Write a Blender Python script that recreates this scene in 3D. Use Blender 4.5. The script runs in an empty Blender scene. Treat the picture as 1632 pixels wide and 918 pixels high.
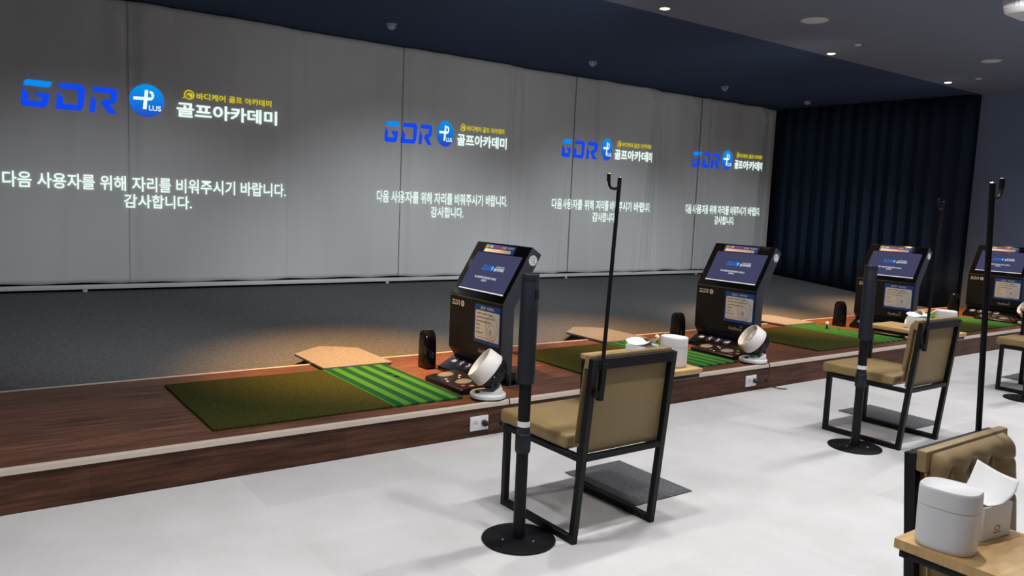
import bpy, bmesh, math, random
from mathutils import Vector, Matrix
random.seed(7)
S = bpy.context.scene
COL = S.collection
PI = math.pi

# ------------------------------------------------------------------ camera
def make_camera():
    f, yaw, pitch, roll = 1254.5, 0.940435, -0.1087806, 0.0431931
    fw = Vector((math.cos(yaw)*math.cos(pitch), math.sin(yaw)*math.cos(pitch), math.sin(pitch)))
    r = Vector((math.sin(yaw), -math.cos(yaw), 0)); u = r.cross(fw)
    r2 = r*math.cos(roll)+u*math.sin(roll); u2 = -r*math.sin(roll)+u*math.cos(roll)
    cd = bpy.data.cameras.new('camera'); co = bpy.data.objects.new('camera', cd); COL.objects.link(co)
    m = Matrix.Identity(4)
    for i in range(3):
        m[i][0] = r2[i]; m[i][1] = u2[i]; m[i][2] = -fw[i]
    m.translation = Vector((-3.024, -3.92248, 1.44693))
    co.matrix_world = m
    cd.sensor_width = 36; cd.lens = f*36/1632; cd.clip_start = 0.05
    S.camera = co
make_camera()

# ------------------------------------------------------------------ light
w = bpy.data.worlds.new('world'); S.world = w; w.use_nodes = True
w.node_tree.nodes['Background'].inputs[0].default_value = (0.55, 0.62, 0.8, 1)
w.node_tree.nodes['Background'].inputs[1].default_value = 0.02
S.view_settings.view_transform = 'Standard'; S.view_settings.look = 'None'
S.view_settings.exposure = 0.0; S.view_settings.gamma = 1.0; S.view_settings.use_curve_mapping = False
CEIL = 3.26
WHITE_W = 34
def white_light(x, y, power, col=(1.0, 0.985, 0.985), spread=PI):
    l = bpy.data.lights.new('ceiling_lamp', 'AREA'); l.shape = 'DISK'; l.size = 0.07
    l.energy = power; l.color = col; l.spread = spread
    o = bpy.data.objects.new('ceiling_lamp', l); COL.objects.link(o); o.location = (x, y, CEIL-0.02)
for k in range(-1, 4):      # the same three lamps repeat in every bay
    for lx, ly, pw in ((0.5, -1.35, .62), (-0.25, -1.3, .42), (-0.65, -2.64, .62)):
        white_light(lx+2.7*k, ly, WHITE_W*pw, spread=math.radians(135))
for lx in (-2.6, 1.2, 5.0): white_light(lx, -5.2, WHITE_W*0.45)
def add_screen_spot(x, y, z, tilt, half, power):  # unseen spot added to brighten the screen sheets
    l = bpy.data.lights.new('added_screen_spot', 'SPOT'); l.energy = power; l.color = (0.95, 0.985, 1.0)
    l.spot_size = 2*math.radians(half); l.spot_blend = 1.0; l.shadow_soft_size = 0.08
    o = bpy.data.objects.new('added_screen_spot', l); COL.objects.link(o); o.location = (x, y, z)
    o.rotation_euler = Vector((0, math.cos(math.radians(tilt)), -math.sin(math.radians(tilt)))).to_track_quat('-Z', 'Y').to_euler()
for px, pw, pu in ((-1.7, 420, 45), (1.6, 680, 120), (4.7, 590, 105), (7.6, 370, 55)):
    add_screen_spot(px, -0.45, 3.12, 33, 28, pw)  # stands in for projector light and room bounce, brighter towards the bottom
    add_screen_spot(px, -0.45, 2.62, 3, 31, pu)  # weak even fill added for the upper sheets, no fixture

# ------------------------------------------------------------------ materials
def mat(name, col, rough=0.6, metal=0.0, emit=None, estr=1.0, noise=None, bump=None, spec=0.5, coat=0.0):
    m = bpy.data.materials.new(name); m.use_nodes = True
    nt = m.node_tree; b = nt.nodes['Principled BSDF']
    b.inputs['Base Color'].default_value = (*col, 1); b.inputs['Roughness'].default_value = rough
    b.inputs['Metallic'].default_value = metal; b.inputs['Specular IOR Level'].default_value = spec
    b.inputs['Coat Weight'].default_value = coat
    if emit:
        b.inputs['Emission Color'].default_value = (*emit, 1); b.inputs['Emission Strength'].default_value = estr
    tc = None
    if noise or bump:
        tc = nt.nodes.new('ShaderNodeTexCoord')
    if noise:      # (scale, amount, stretch)
        sc, am, st = noise
        mp = nt.nodes.new('ShaderNodeMapping'); mp.inputs['Scale'].default_value = st
        n = nt.nodes.new('ShaderNodeTexNoise'); n.inputs['Scale'].default_value = sc; n.inputs['Detail'].default_value = 4
        rp = nt.nodes.new('ShaderNodeValToRGB')
        rp.color_ramp.elements[0].position = 0.3; rp.color_ramp.elements[1].position = 0.7
        rp.color_ramp.elements[0].color = (*[c*(1-am) for c in col], 1)
        rp.color_ramp.elements[1].color = (*[min(1, c*(1+am)) for c in col], 1)
        nt.links.new(tc.outputs['Object'], mp.inputs[0]); nt.links.new(mp.outputs[0], n.inputs['Vector'])
        nt.links.new(n.outputs['Fac'], rp.inputs[0]); nt.links.new(rp.outputs[0], b.inputs['Base Color'])
    if bump:       # (scale, strength, distance)
        sc, st, di = bump
        n = nt.nodes.new('ShaderNodeTexNoise'); n.inputs['Scale'].default_value = sc; n.inputs['Detail'].default_value = 3
        bp = nt.nodes.new('ShaderNodeBump'); bp.inputs['Strength'].default_value = st; bp.inputs['Distance'].default_value = di
        nt.links.new(tc.outputs['Object'], n.inputs['Vector']); nt.links.new(n.outputs['Fac'], bp.inputs['Height'])
        nt.links.new(bp.outputs[0], b.inputs['Normal'])
    return m

def s2l(r, g, b):
    def c(v):
        v /= 255.0
        return v/12.92 if v <= 0.04045 else ((v+0.055)/1.055)**2.4
    return (c(r), c(g), c(b))

M = {}
M['black_metal'] = mat('black_powder_coat', (0.006, 0.006, 0.0075), 0.45, spec=0.2)
M['black_plastic'] = mat('black_plastic', (0.006, 0.0065, 0.009), 0.36, spec=0.35)
M['kiosk_side'] = mat('kiosk_charcoal_shell', (0.022, 0.025, 0.034), 0.5)
M['kiosk_front'] = mat('kiosk_black_shell', (0.007, 0.008, 0.011), 0.45, spec=0.35)
M['gloss_black'] = mat('gloss_black_glass', (0.004, 0.004, 0.005), 0.12)
M['post_black'] = mat('charcoal_matte_plastic', (0.010, 0.0125, 0.019), 0.5, spec=0.35)
M['vinyl'] = mat('tan_vinyl', (0.255, 0.175, 0.075), 0.45, noise=(9, 0.06, (1, 1, 1)), bump=(120, 0.08, 0.002))
M['vinyl_back'] = mat('tan_vinyl_fabric', (0.215, 0.15, 0.064), 0.6, bump=(300, 0.1, 0.001))
M['white_plastic'] = mat('white_plastic', (0.68, 0.68, 0.69), 0.4)
M['paper'] = mat('white_tissue_paper', (0.68, 0.68, 0.68), 0.9)
M['fan_white'] = mat('fan_cream_plastic', (0.86, 0.83, 0.79), 0.4)
M['grey_pad'] = mat('grey_rubber_pad', (0.15, 0.145, 0.145), 0.7)
M['label_white'] = mat('white_label', (0.75, 0.75, 0.75), 0.6)
M['silver_print'] = mat('silver_print', (0.6, 0.6, 0.62), 0.4)
M['dark_print'] = mat('dark_print', (0.1, 0.1, 0.12), 0.6)
M['grey_print'] = mat('grey_print', (0.42, 0.43, 0.46), 0.6)
M['sheet_blue'] = mat('blue_printed_sheet', s2l(28, 78, 165), 0.5)
M['red'] = mat('red_print', s2l(200, 50, 45), 0.5)
M['green_key'] = mat('green_key', s2l(120, 150, 60), 0.5)
M['orange_print'] = mat('orange_print', s2l(220, 150, 110), 0.6)
M['violet_print'] = mat('violet_print', s2l(110, 60, 150), 0.6)
M['chrome'] = mat('chrome', (0.75, 0.75, 0.75), 0.2, metal=1)
M['grey_metal'] = mat('grey_metal', (0.35, 0.36, 0.38), 0.4, metal=0.3)
M['ball'] = mat('golf_ball_white', (0.85, 0.85, 0.85), 0.3)
M['trim_cream'] = mat('cream_edge_strip', (0.56, 0.475, 0.40), 0.4)
M['screen_cloth'] = mat('grey_screen_cloth', (0.50, 0.51, 0.52), 0.9, noise=(1.3, 0.04, (1, 1, 0.4)), bump=(500, 0.05, 0.001))
M['frame_white'] = mat('pale_frame_metal', (0.5, 0.5, 0.51), 0.5)
M['curtain'] = mat('navy_black_curtain', (0.022, 0.037, 0.066), 0.95, spec=0.1)
M['ceil_grey'] = mat('slate_grey_paint', (0.14, 0.162, 0.225), 0.85, noise=(3, 0.03, (1, 1, 1)))
M['ceil_dark'] = mat('navy_black_paint', (0.035, 0.057, 0.118), 0.9, spec=0.2)
M['wall_grey'] = mat('slate_wall_paint', (0.15, 0.20, 0.31), 0.85)
M['wall_room'] = mat('slate_room_wall', (0.16, 0.17, 0.2), 0.85)
M['field'] = mat('charcoal_turf_carpet', (0.105, 0.105, 0.107), 0.95, noise=(55, 0.28, (1, 1, 1)), bump=(160, 0.4, 0.004), spec=0.1)
M['plate'] = mat('carpeted_board', (0.23, 0.21, 0.195), 0.95, noise=(70, 0.22, (1, 1, 1)), bump=(160, 0.3, 0.004), spec=0.1)
M['turf'] = mat('dark_green_turf', (0.04, 0.043, 0.008), 0.95, noise=(90, 0.45, (1, 1, 1)), bump=(220, 0.6, 0.006), spec=0.1)
M['wood_top'] = mat('oak_laminate', (0.50, 0.315, 0.13), 0.4, noise=(6, 0.14, (1, 14, 1)))
M['floor_mat'] = mat('charcoal_loop_mat', (0.105, 0.107, 0.115), 0.95, noise=(110, 0.4, (1, 1, 1)), bump=(200, 0.5, 0.004), spec=0.1)
M['disc_grey'] = mat('off_white_speaker_grille', (0.55, 0.56, 0.57), 0.7)
M['cable'] = mat('black_cable_rubber', (0.01, 0.01, 0.011), 0.5)
def emit_mat(name, col, strength=1.0):
    return mat(name, (0, 0, 0), 0.9, emit=col, estr=strength, spec=0.0)
M['e_white'] = emit_mat('projected_white', (0.84, 1.0, 0.93), 1.0)
M['e_blue'] = emit_mat('projected_blue', s2l(18, 72, 235), 1.0)
M['e_sky'] = emit_mat('projected_sky_blue', s2l(8, 140, 245), 1.0)
M['e_yellow'] = emit_mat('projected_yellow', s2l(222, 205, 25), 0.95)
M['d_back'] = emit_mat('display_night_blue', s2l(66, 67, 97), 1.0)
M['d_white'] = emit_mat('display_white', (0.85, 0.88, 0.92), 1.0)
M['d_blue'] = emit_mat('display_blue', s2l(20, 125, 225), 1.0)
M['d_button'] = emit_mat('backlit_arrow', s2l(235, 215, 190), 0.9)
M['button_ring'] = mat('navy_button', s2l(22, 30, 72), 0.3)
M['lamp_glow'] = emit_mat('warm_lamp_glow', (1.0, 0.72, 0.42), 9.0)

def ball_gradient():
    m = emit_mat('projected_badge_blue', (0, 0, 0)); nt = m.node_tree; b = nt.nodes['Principled BSDF']
    tc = nt.nodes.new('ShaderNodeTexCoord'); sp = nt.nodes.new('ShaderNodeSeparateXYZ'); r = nt.nodes.new('ShaderNodeValToRGB')
    mr = nt.nodes.new('ShaderNodeMapRange'); mr.inputs[1].default_value = 2.14; mr.inputs[2].default_value = 2.46
    r.color_ramp.elements[0].color = (*s2l(35, 75, 200), 1); r.color_ramp.elements[1].color = (*s2l(0, 150, 235), 1)
    nt.links.new(tc.outputs['Object'], sp.inputs[0]); nt.links.new(sp.outputs['Z'], mr.inputs[0])
    nt.links.new(mr.outputs[0], r.inputs[0]); nt.links.new(r.outputs[0], b.inputs['Emission Color'])
    return m
M['e_badge'] = ball_gradient()

def stripe_turf():
    m = mat('striped_green_turf', (0.05, 0.2, 0.05), 0.95, bump=(220, 0.5, 0.006), spec=0.1); nt = m.node_tree; b = nt.nodes['Principled BSDF']
    tc = nt.nodes.new('ShaderNodeTexCoord'); sp = nt.nodes.new('ShaderNodeSeparateXYZ')
    nt.links.new(tc.outputs['Object'], sp.inputs[0])
    def mth(op, a, v):
        n = nt.nodes.new('ShaderNodeMath'); n.operation = op
        if hasattr(a, 'node'): nt.links.new(a, n.inputs[0])
        else: n.inputs[0].default_value = a
        if hasattr(v, 'node'): nt.links.new(v, n.inputs[1])
        else: n.inputs[1].default_value = v
        return n.outputs[0]
    nz = nt.nodes.new('ShaderNodeTexNoise'); nz.inputs['Scale'].default_value = 120
    nt.links.new(tc.outputs['Object'], nz.inputs['Vector'])
    wob = mth('MULTIPLY', mth('SUBTRACT', nz.outputs['Fac'], 0.5), 0.012)
    x = mth('ADD', sp.outputs['X'], wob)
    fr = mth('FRACT', mth('DIVIDE', mth('SUBTRACT', x, -0.872+0.012), 0.109), 0)
    st = mth('GREATER_THAN', fr, 0.5)
    st2 = mth('LESS_THAN', x, -0.872+0.012)
    fac = mth('MAXIMUM', st, st2)
    mx = nt.nodes.new('ShaderNodeMix'); mx.data_type = 'RGBA'
    mx.inputs[6].default_value = (0.007, 0.075, 0.03, 1); mx.inputs[7].default_value = (0.06, 0.21, 0.03, 1)
    nt.links.new(fac, mx.inputs[0])
    mv = nt.nodes.new('ShaderNodeMix'); mv.data_type = 'RGBA'; mv.blend_type = 'MULTIPLY'; mv.inputs[0].default_value = 0.6
    nt.links.new(mx.outputs[2], mv.inputs[6])
    n2 = nt.nodes.new('ShaderNodeTexNoise'); n2.inputs['Scale'].default_value = 200
    nt.links.new(tc.outputs['Object'], n2.inputs['Vector'])
    rp = nt.nodes.new('ShaderNodeValToRGB'); rp.color_ramp.elements[0].position = 0.3; rp.color_ramp.elements[1].position = 0.6
    rp.color_ramp.elements[0].color = (0.4, 0.4, 0.4, 1)
    nt.links.new(n2.outputs['Fac'], rp.inputs[0]); nt.links.new(rp.outputs[0], mv.inputs[7])
    nt.links.new(mv.outputs[2], b.inputs['Base Color'])
    return m
M['stripes'] = stripe_turf()

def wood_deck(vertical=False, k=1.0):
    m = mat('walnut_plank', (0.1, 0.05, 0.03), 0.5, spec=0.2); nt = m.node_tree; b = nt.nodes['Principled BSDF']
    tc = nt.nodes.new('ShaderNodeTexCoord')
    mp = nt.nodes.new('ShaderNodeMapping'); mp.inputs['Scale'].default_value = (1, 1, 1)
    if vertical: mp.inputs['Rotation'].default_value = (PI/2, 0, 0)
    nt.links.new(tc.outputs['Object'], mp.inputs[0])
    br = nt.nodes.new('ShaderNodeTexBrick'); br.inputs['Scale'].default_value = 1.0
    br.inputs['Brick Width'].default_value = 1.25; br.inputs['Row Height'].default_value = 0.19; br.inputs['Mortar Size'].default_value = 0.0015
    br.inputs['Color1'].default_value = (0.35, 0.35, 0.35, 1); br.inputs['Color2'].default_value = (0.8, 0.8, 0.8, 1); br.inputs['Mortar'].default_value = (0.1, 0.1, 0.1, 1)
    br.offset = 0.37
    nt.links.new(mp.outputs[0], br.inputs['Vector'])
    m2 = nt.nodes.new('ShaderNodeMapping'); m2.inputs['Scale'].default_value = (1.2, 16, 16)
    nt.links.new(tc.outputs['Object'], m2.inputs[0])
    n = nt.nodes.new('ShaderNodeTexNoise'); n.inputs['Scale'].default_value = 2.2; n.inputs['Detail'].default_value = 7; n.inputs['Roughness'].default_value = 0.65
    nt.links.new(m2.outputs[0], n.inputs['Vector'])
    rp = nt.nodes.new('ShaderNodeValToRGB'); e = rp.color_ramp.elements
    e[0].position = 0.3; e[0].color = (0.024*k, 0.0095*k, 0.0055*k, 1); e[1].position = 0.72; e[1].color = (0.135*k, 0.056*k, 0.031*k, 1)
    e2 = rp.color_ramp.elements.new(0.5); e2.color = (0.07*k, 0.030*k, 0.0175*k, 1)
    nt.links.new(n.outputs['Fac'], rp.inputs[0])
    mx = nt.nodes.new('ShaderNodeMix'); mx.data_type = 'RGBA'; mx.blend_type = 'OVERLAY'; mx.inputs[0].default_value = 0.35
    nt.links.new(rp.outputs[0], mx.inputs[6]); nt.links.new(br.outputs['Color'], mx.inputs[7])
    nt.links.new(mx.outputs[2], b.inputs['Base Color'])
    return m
M['deck'] = wood_deck(False, 1.75); M['deck_front'] = wood_deck(True, 0.9)  # same walnut; light put into the colour, top brightened, riser darkened

def floor_mat():
    m = mat('pale_concrete_tile', (0.6, 0.58, 0.57), 0.5, spec=0.3); nt = m.node_tree; b = nt.nodes['Principled BSDF']
    tc = nt.nodes.new('ShaderNodeTexCoord')
    br = nt.nodes.new('ShaderNodeTexBrick'); br.inputs['Scale'].default_value = 1.0
    br.inputs['Brick Width'].default_value = 0.92; br.inputs['Row Height'].default_value = 0.46; br.inputs['Mortar Size'].default_value = 0.0
    br.inputs['Color1'].default_value = (0.55, 0.547, 0.546, 1); br.inputs['Color2'].default_value = (0.62, 0.617, 0.615, 1); br.inputs['Mortar'].default_value = (0.5, 0.49, 0.48, 1)
    nt.links.new(tc.outputs['Object'], br.inputs['Vector'])
    n = nt.nodes.new('ShaderNodeTexNoise'); n.inputs['Scale'].default_value = 2.6; n.inputs['Detail'].default_value = 6; n.inputs['Roughness'].default_value = 0.6
    nt.links.new(tc.outputs['Object'], n.inputs['Vector'])
    rp = nt.nodes.new('ShaderNodeValToRGB'); rp.color_ramp.elements[0].position = 0.3; rp.color_ramp.elements[1].position = 0.7
    rp.color_ramp.elements[0].color = (0.88, 0.86, 0.86, 1)
    nt.links.new(n.outputs['Fac'], rp.inputs[0])
    mx = nt.nodes.new('ShaderNodeMix'); mx.data_type = 'RGBA'; mx.blend_type = 'MULTIPLY'; mx.inputs[0].default_value = 1
    nt.links.new(br.outputs['Color'], mx.inputs[6]); nt.links.new(rp.outputs[0], mx.inputs[7])
    nt.links.new(mx.outputs[2], b.inputs['Base Color'])
    return m
M['floor'] = floor_mat()

# ------------------------------------------------------------------ mesh helpers
class MB:
    """collects shapes into one bmesh; build() links it as ONE mesh object"""
    def __init__(s): s.bm = bmesh.new()
    def _merge(s, bm, mi, smooth):
        for f in bm.faces: f.material_index = mi; f.smooth = smooth
        me = bpy.data.meshes.new('t'); bm.to_mesh(me); bm.free(); s.bm.from_mesh(me); bpy.data.meshes.remove(me)
    def box(s, lo, hi, bev=0.0, mi=0, seg=2, M4=None):
        bm = bmesh.new(); bmesh.ops.create_cube(bm, size=1)
        for v in bm.verts:
            v.co = Vector([(lo[i]+hi[i])/2 + v.co[i]*(hi[i]-lo[i]) for i in range(3)])
        if bev: bmesh.ops.bevel(bm, geom=list(bm.edges), offset=bev, segments=seg, affect='EDGES', profile=0.5)
        if M4: bmesh.ops.transform(bm, matrix=M4, verts=bm.verts)
        s._merge(bm, mi, bool(bev)); return s
    def bar(s, a, b, wx, wy, bev=0.0, mi=0, up=(0, 0, 1)):
        """rectangular bar from a to b"""
        a = Vector(a); b = Vector(b); d = (b-a); L = d.length; d.normalize()
        up = Vector(up)
        if abs(d.dot(up)) > 0.98: up = Vector((0, 1, 0))
        xx = up.cross(d).normalized(); yy = d.cross(xx)
        m = Matrix.Identity(4)
        for i in range(3): m[i][0] = xx[i]; m[i][1] = yy[i]; m[i][2] = d[i]; m[i][3] = (a[i]+b[i])/2
        return s.box((-wx/2, -wy/2, -L/2), (wx/2, wy/2, L/2), bev, mi, 1, m)
    def prism(s, poly, axis, lo, hi, bev=0.0, mi=0, seg=2, smooth=None):
        """extrude a 2D polygon along axis; 2D coords are the other two axes in xyz order"""
        bm = bmesh.new()
        def P(p, h):
            c = list(p); c.insert(axis, h); return Vector(c)
        va = [bm.verts.new(P(p, lo)) for p in poly]; vb = [bm.verts.new(P(p, hi)) for p in poly]
        n = len(poly)
        bm.faces.new(va); bm.faces.new(vb[::-1])
        for i in range(n): bm.faces.new((va[i], vb[i], vb[(i+1) % n], va[(i+1) % n]))
        bmesh.ops.recalc_face_normals(bm, faces=bm.faces)
        if bev: bmesh.ops.bevel(bm, geom=list(bm.edges), offset=bev, segments=seg, affect='EDGES', profile=0.5)
        s._merge(bm, mi, bool(bev) if smooth is None else smooth); return s
    def cyl(s, a, b, r, r2=None, seg=24, mi=0, caps=True):
        a = Vector(a); b = Vector(b); d = b-a
        bm = bmesh.new()
        bmesh.ops.create_cone(bm, cap_ends=caps, segments=seg, radius1=r, radius2=r if r2 is None else r2, depth=d.length)
        q = d.to_track_quat('Z', 'Y').to_matrix().to_4x4(); q.translation = (a+b)/2
        bmesh.ops.transform(bm, matrix=q, verts=bm.verts); s._merge(bm, mi, True); return s
    def lathe(s, prof, center=(0, 0, 0), axis=(0, 0, 1), seg=32, mi=0, sx=1.0, sy=1.0, close=False):
        """prof: (r, h) list, revolved round axis through center"""
        bm = bmesh.new(); rings = []
        for r, h in prof:
            if r < 1e-6: rings.append([bm.verts.new((0, 0, h))])
            else: rings.append([bm.verts.new((r*math.cos(2*PI*i/seg)*sx, r*math.sin(2*PI*i/seg)*sy, h)) for i in range(seg)])
        for a, b in zip(rings, rings[1:]):
            for i in range(seg):
                j = (i+1) % seg
                if len(a) == 1 and len(b) == 1: continue
                if len(a) == 1: bm.faces.new((a[0], b[j], b[i]))
                elif len(b) == 1: bm.faces.new((a[i], a[j], b[0]))
                else: bm.faces.new((a[i], a[j], b[j], b[i]))
        bmesh.ops.recalc_face_normals(bm, faces=bm.faces)
        q = Vector(axis).to_track_quat('Z', 'Y').to_matrix().to_4x4(); q.translation = Vector(center)
        bmesh.ops.transform(bm, matrix=q, verts=bm.verts); s._merge(bm, mi, True); return s
    def sphere(s, c, r, mi=0, seg=20, scale=(1, 1, 1)):
        bm = bmesh.new(); bmesh.ops.create_uvsphere(bm, u_segments=seg, v_segments=seg//2, radius=r)
        for v in bm.verts: v.co = Vector([v.co[i]*scale[i]+c[i] for i in range(3)])
        s._merge(bm, mi, True); return s
    def tube(s, pts, r, seg=8, mi=0):
        pts = [Vector(p) for p in pts]
        bm = bmesh.new(); rings = []; prev = None
        for i, p in enumerate(pts):
            t = (pts[min(i+1, len(pts)-1)]-pts[max(i-1, 0)]).normalized()
            if prev is None:
                n = t.orthogonal().normalized()
            else:
                n = (prev - t*prev.dot(t)).normalized()
            prev = n; bn = t.cross(n)
            rings.append([bm.verts.new(p+(n*math.cos(2*PI*k/seg)+bn*math.sin(2*PI*k/seg))*r) for k in range(seg)])
        for a, b in zip(rings, rings[1:]):
            for k in range(seg): bm.faces.new((a[k], a[(k+1) % seg], b[(k+1) % seg], b[k]))
        bm.faces.new(rings[0][::-1]); bm.faces.new(rings[-1])
        s._merge(bm, mi, True); return s
    def faces2d(s, polys, fn, mi=0):
        """flat polygons (lists of (u,v)) mapped through fn(u,v)->xyz"""
        for p in polys:
            vs = [s.bm.verts.new(fn(*q)) for q in p]
            f = s.bm.faces.new(vs); f.material_index = mi
        return s
    def mesh2d(s, vf, fn, mi=0):
        V, F = vf; vs = [s.bm.verts.new(fn(*q)) for q in V]
        for f in F:
            try:
                g = s.bm.faces.new([vs[i] for i in f]); g.material_index = mi
            except ValueError: pass
        return s
    def grid(s, fn, nu, nv, mi=0, smooth=True):
        vs = [[s.bm.verts.new(fn(i/nu, j/nv)) for j in range(nv+1)] for i in range(nu+1)]
        for i in range(nu):
            for j in range(nv):
                f = s.bm.faces.new((vs[i][j], vs[i+1][j], vs[i+1][j+1], vs[i][j+1])); f.material_index = mi; f.smooth = smooth
        return s
    def build(s, name, mats, parent=None, angle=40):
        me = bpy.data.meshes.new(name); s.bm.to_mesh(me); s.bm.free()
        if not isinstance(mats, (list, tuple)): mats = [mats]
        for m in mats: me.materials.append(m)
        me.set_sharp_from_angle(angle=math.radians(angle))
        o = bpy.data.objects.new(name, me); COL.objects.link(o)
        if parent: o.parent = parent
        return o

def tag(o, label=None, cat=None, group=None, kind=None):
    if label: o['label'] = label
    if cat: o['category'] = cat
    if group: o['group'] = group
    if kind: o['kind'] = kind
    return o
def thing(name, label, cat, loc=(0, 0, 0), rz=0.0, group=None):
    o = bpy.data.objects.new(name, None); COL.objects.link(o); o.empty_display_size = 0.1
    o.location = loc; o.rotation_euler = (0, 0, rz)
    return tag(o, label, cat, group)
def struct(o): o['kind'] = 'structure'; return o
def copy_tree(o, parent=None):
    c = o.copy(); COL.objects.link(c)
    if parent: c.parent = parent
    for ch in list(o.children): copy_tree(ch, c)
    return c

# text -> triangles in 2D, normalised so that the box is 0..w, 0..h (cached)
_tc = {}
def text2d(s, offset=0.0, res=3):
    k = (s, offset, res)
    if k in _tc: return _tc[k]
    cu = bpy.data.curves.new('t', 'FONT'); cu.body = s; cu.resolution_u = res; cu.offset = offset; cu.size = 1
    o = bpy.data.objects.new('t', cu); COL.objects.link(o)
    bpy.context.view_layer.update()
    dg = bpy.context.evaluated_depsgraph_get()
    me = bpy.data.meshes.new_from_object(o.evaluated_get(dg))
    bm = bmesh.new(); bm.from_mesh(me); bmesh.ops.triangulate(bm, faces=bm.faces); bm.verts.ensure_lookup_table()
    V = [(v.co.x, v.co.y) for v in bm.verts]; F = [[v.index for v in f.verts] for f in bm.faces]
    bm.free(); bpy.data.objects.remove(o); bpy.data.curves.remove(cu); bpy.data.meshes.remove(me)
    if V:
        x0 = min(v[0] for v in V); x1 = max(v[0] for v in V); y0 = min(v[1] for v in V); y1 = max(v[1] for v in V)
        V = [((a-x0)/(x1-x0), (b-y0)/(y1-y0)) for a, b in V]
    _tc[k] = (V, F); return _tc[k]
def placed(vf, u0, v0, w_, h_):
    V, F = vf; return ([(u0+a*w_, v0+b*h_) for a, b in V], F)
def disc2d(cu, cv, ru, rv, n=40): return [(cu+ru*math.cos(2*PI*i/n), cv+rv*math.sin(2*PI*i/n)) for i in range(n)]
def ring2d(cu, cv, ru, rv, t, a0=0, a1=2*PI, n=28):
    out = []
    for i in range(n):
        a = a0+(a1-a0)*i/n; b = a0+(a1-a0)*(i+1)/n
        out.append([(cu+ru*math.cos(a), cv+rv*math.sin(a)), (cu+ru*math.cos(b), cv+rv*math.sin(b)),
                    (cu+ru*t*math.cos(b), cv+rv*t*math.sin(b)), (cu+ru*t*math.cos(a), cv+rv*t*math.sin(a))])
    return out

# blocky "GDR" letters in unit boxes
def gdr_letters():
    sh = 0.10
    G_top = [[(0.02, .78), (0.06, .95), (.14, 1), (.98, 1), (.93, .84), (.86, .78)]]
    G = [[(0.0, .70), (.22, .46), (.22, .22), (.05, .04), (0, .14)], [(.05, .04), (.22, .22), (.70, .22), (.84, .04), (.78, 0), (.12, 0)],
         [(.70, .22), (.70, .36), (.92, .36), (.90, .12), (.84, .04)], [(.42, .54), (.92, .54), (.92, .36), (.60, .36)]]
    D = [[(.06, 1), (.80, 1), (.70, .80), (.02, .80)], [(.80, 1), (.92, .90), (.70, .80)], [(.92, .90), (.95, .80), (.95, .16), (.74, .22), (.70, .80)],
         [(.95, .16), (.84, 0), (.70, .20), (.74, .22)], [(.84, 0), (0, 0), (0.22, .20), (.70, .20)], [(0, 0), (0, .66), (.22, .44), (.22, .20)]]
    R = [[(.06, 1), (.82, 1), (.72, .80), (.02, .80)], [(.82, 1), (.94, .90), (.94, .82), (.72, .80)], [(.94, .82), (.94, .50), (.72, .56), (.72, .80)],
         [(.94, .50), (.82, .38), (.70, .54), (.72, .56)], [(.82, .38), (.36, .38), (.48, .54), (.70, .54)],
         [(.36, .38), (.66, .38), (1.0, 0), (.72, 0)], [(0, 0), (0, .66), (.20, .44), (.20, 0)]]
    def shear(ps, ox): return [[((p[0]+sh*p[1])*0.29+ox, p[1]) for p in q] for q in ps]
    return shear(G_top, 0.0), shear(G, 0.0)+shear(D, 0.345)+shear(R, 0.69)
G_TOP, G_REST = gdr_letters()
PLUS = [[(-.16, -.62), (.08, -.62), (.2, .74), (-.02, .74)], [(-.72, .02), (-.02, .02), (.0, .24), (-.70, .24)],
        [(.12, .02), (.34, .02), (.40, .24), (.14, .24)], [(.34, .02), (.52, .16), (.40, .24)], [(.52, .16), (.58, .40), (.40, .36), (.40, .24)],
        [(.58, .40), (.52, .62), (.36, .50), (.40, .36)], [(.52, .62), (.34, .72), (.24, .56), (.36, .50)]]

# ------------------------------------------------------------------ room shell
H = 0.20                       # platform height
D = 1.527                      # platform depth
XL, XR = -7.5, 9.12
def fieldz(y): return 0.10 + 0.085*(y-D)
b = MB(); b.box((XL, -7.5, -0.1), (XR, 0.0, 0.0)); struct(b.build('floor', M['floor']))
b = MB(); b.box((XL, -7.5, CEIL), (XR, 1.5, CEIL+0.12)); struct(b.build('ceiling', M['ceil_grey']))
b = MB(); b.box((XL, 1.5, CEIL), (XR, 5.4, CEIL+0.12)); struct(b.build('ceiling_over_field', M['ceil_dark']))
b = MB(); b.box((XR-0.06, -7.5, 0), (XR+0.1, 1.48, CEIL)); struct(b.build('wall_right', M['wall_grey']))
b = MB(); b.box((XR, 1.48, -0.1), (XR+0.1, 5.4, CEIL)); struct(b.build('wall_right_field', M['ceil_dark']))
b = MB(); b.box((XL, 5.3, -0.1), (XR, 5.4, CEIL)); struct(b.build('wall_back', M['ceil_dark']))
b = MB(); b.box((XL-0.1, -7.5, 0), (XL, 5.4, CEIL)); struct(b.build('wall_left', M['wall_room']))
b = MB(); b.box((XL, -7.6, 0), (XR, -7.5, CEIL)); struct(b.build('wall_front', M['wall_room']))
# sloping carpeted field behind the platform
b = MB(); b.prism([(D, -0.1), (5.3, -0.1), (5.3, fieldz(5.3)), (D, fieldz(D))], 0, XL, XR)
struct(b.build('floor_field', M['field']))
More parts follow.
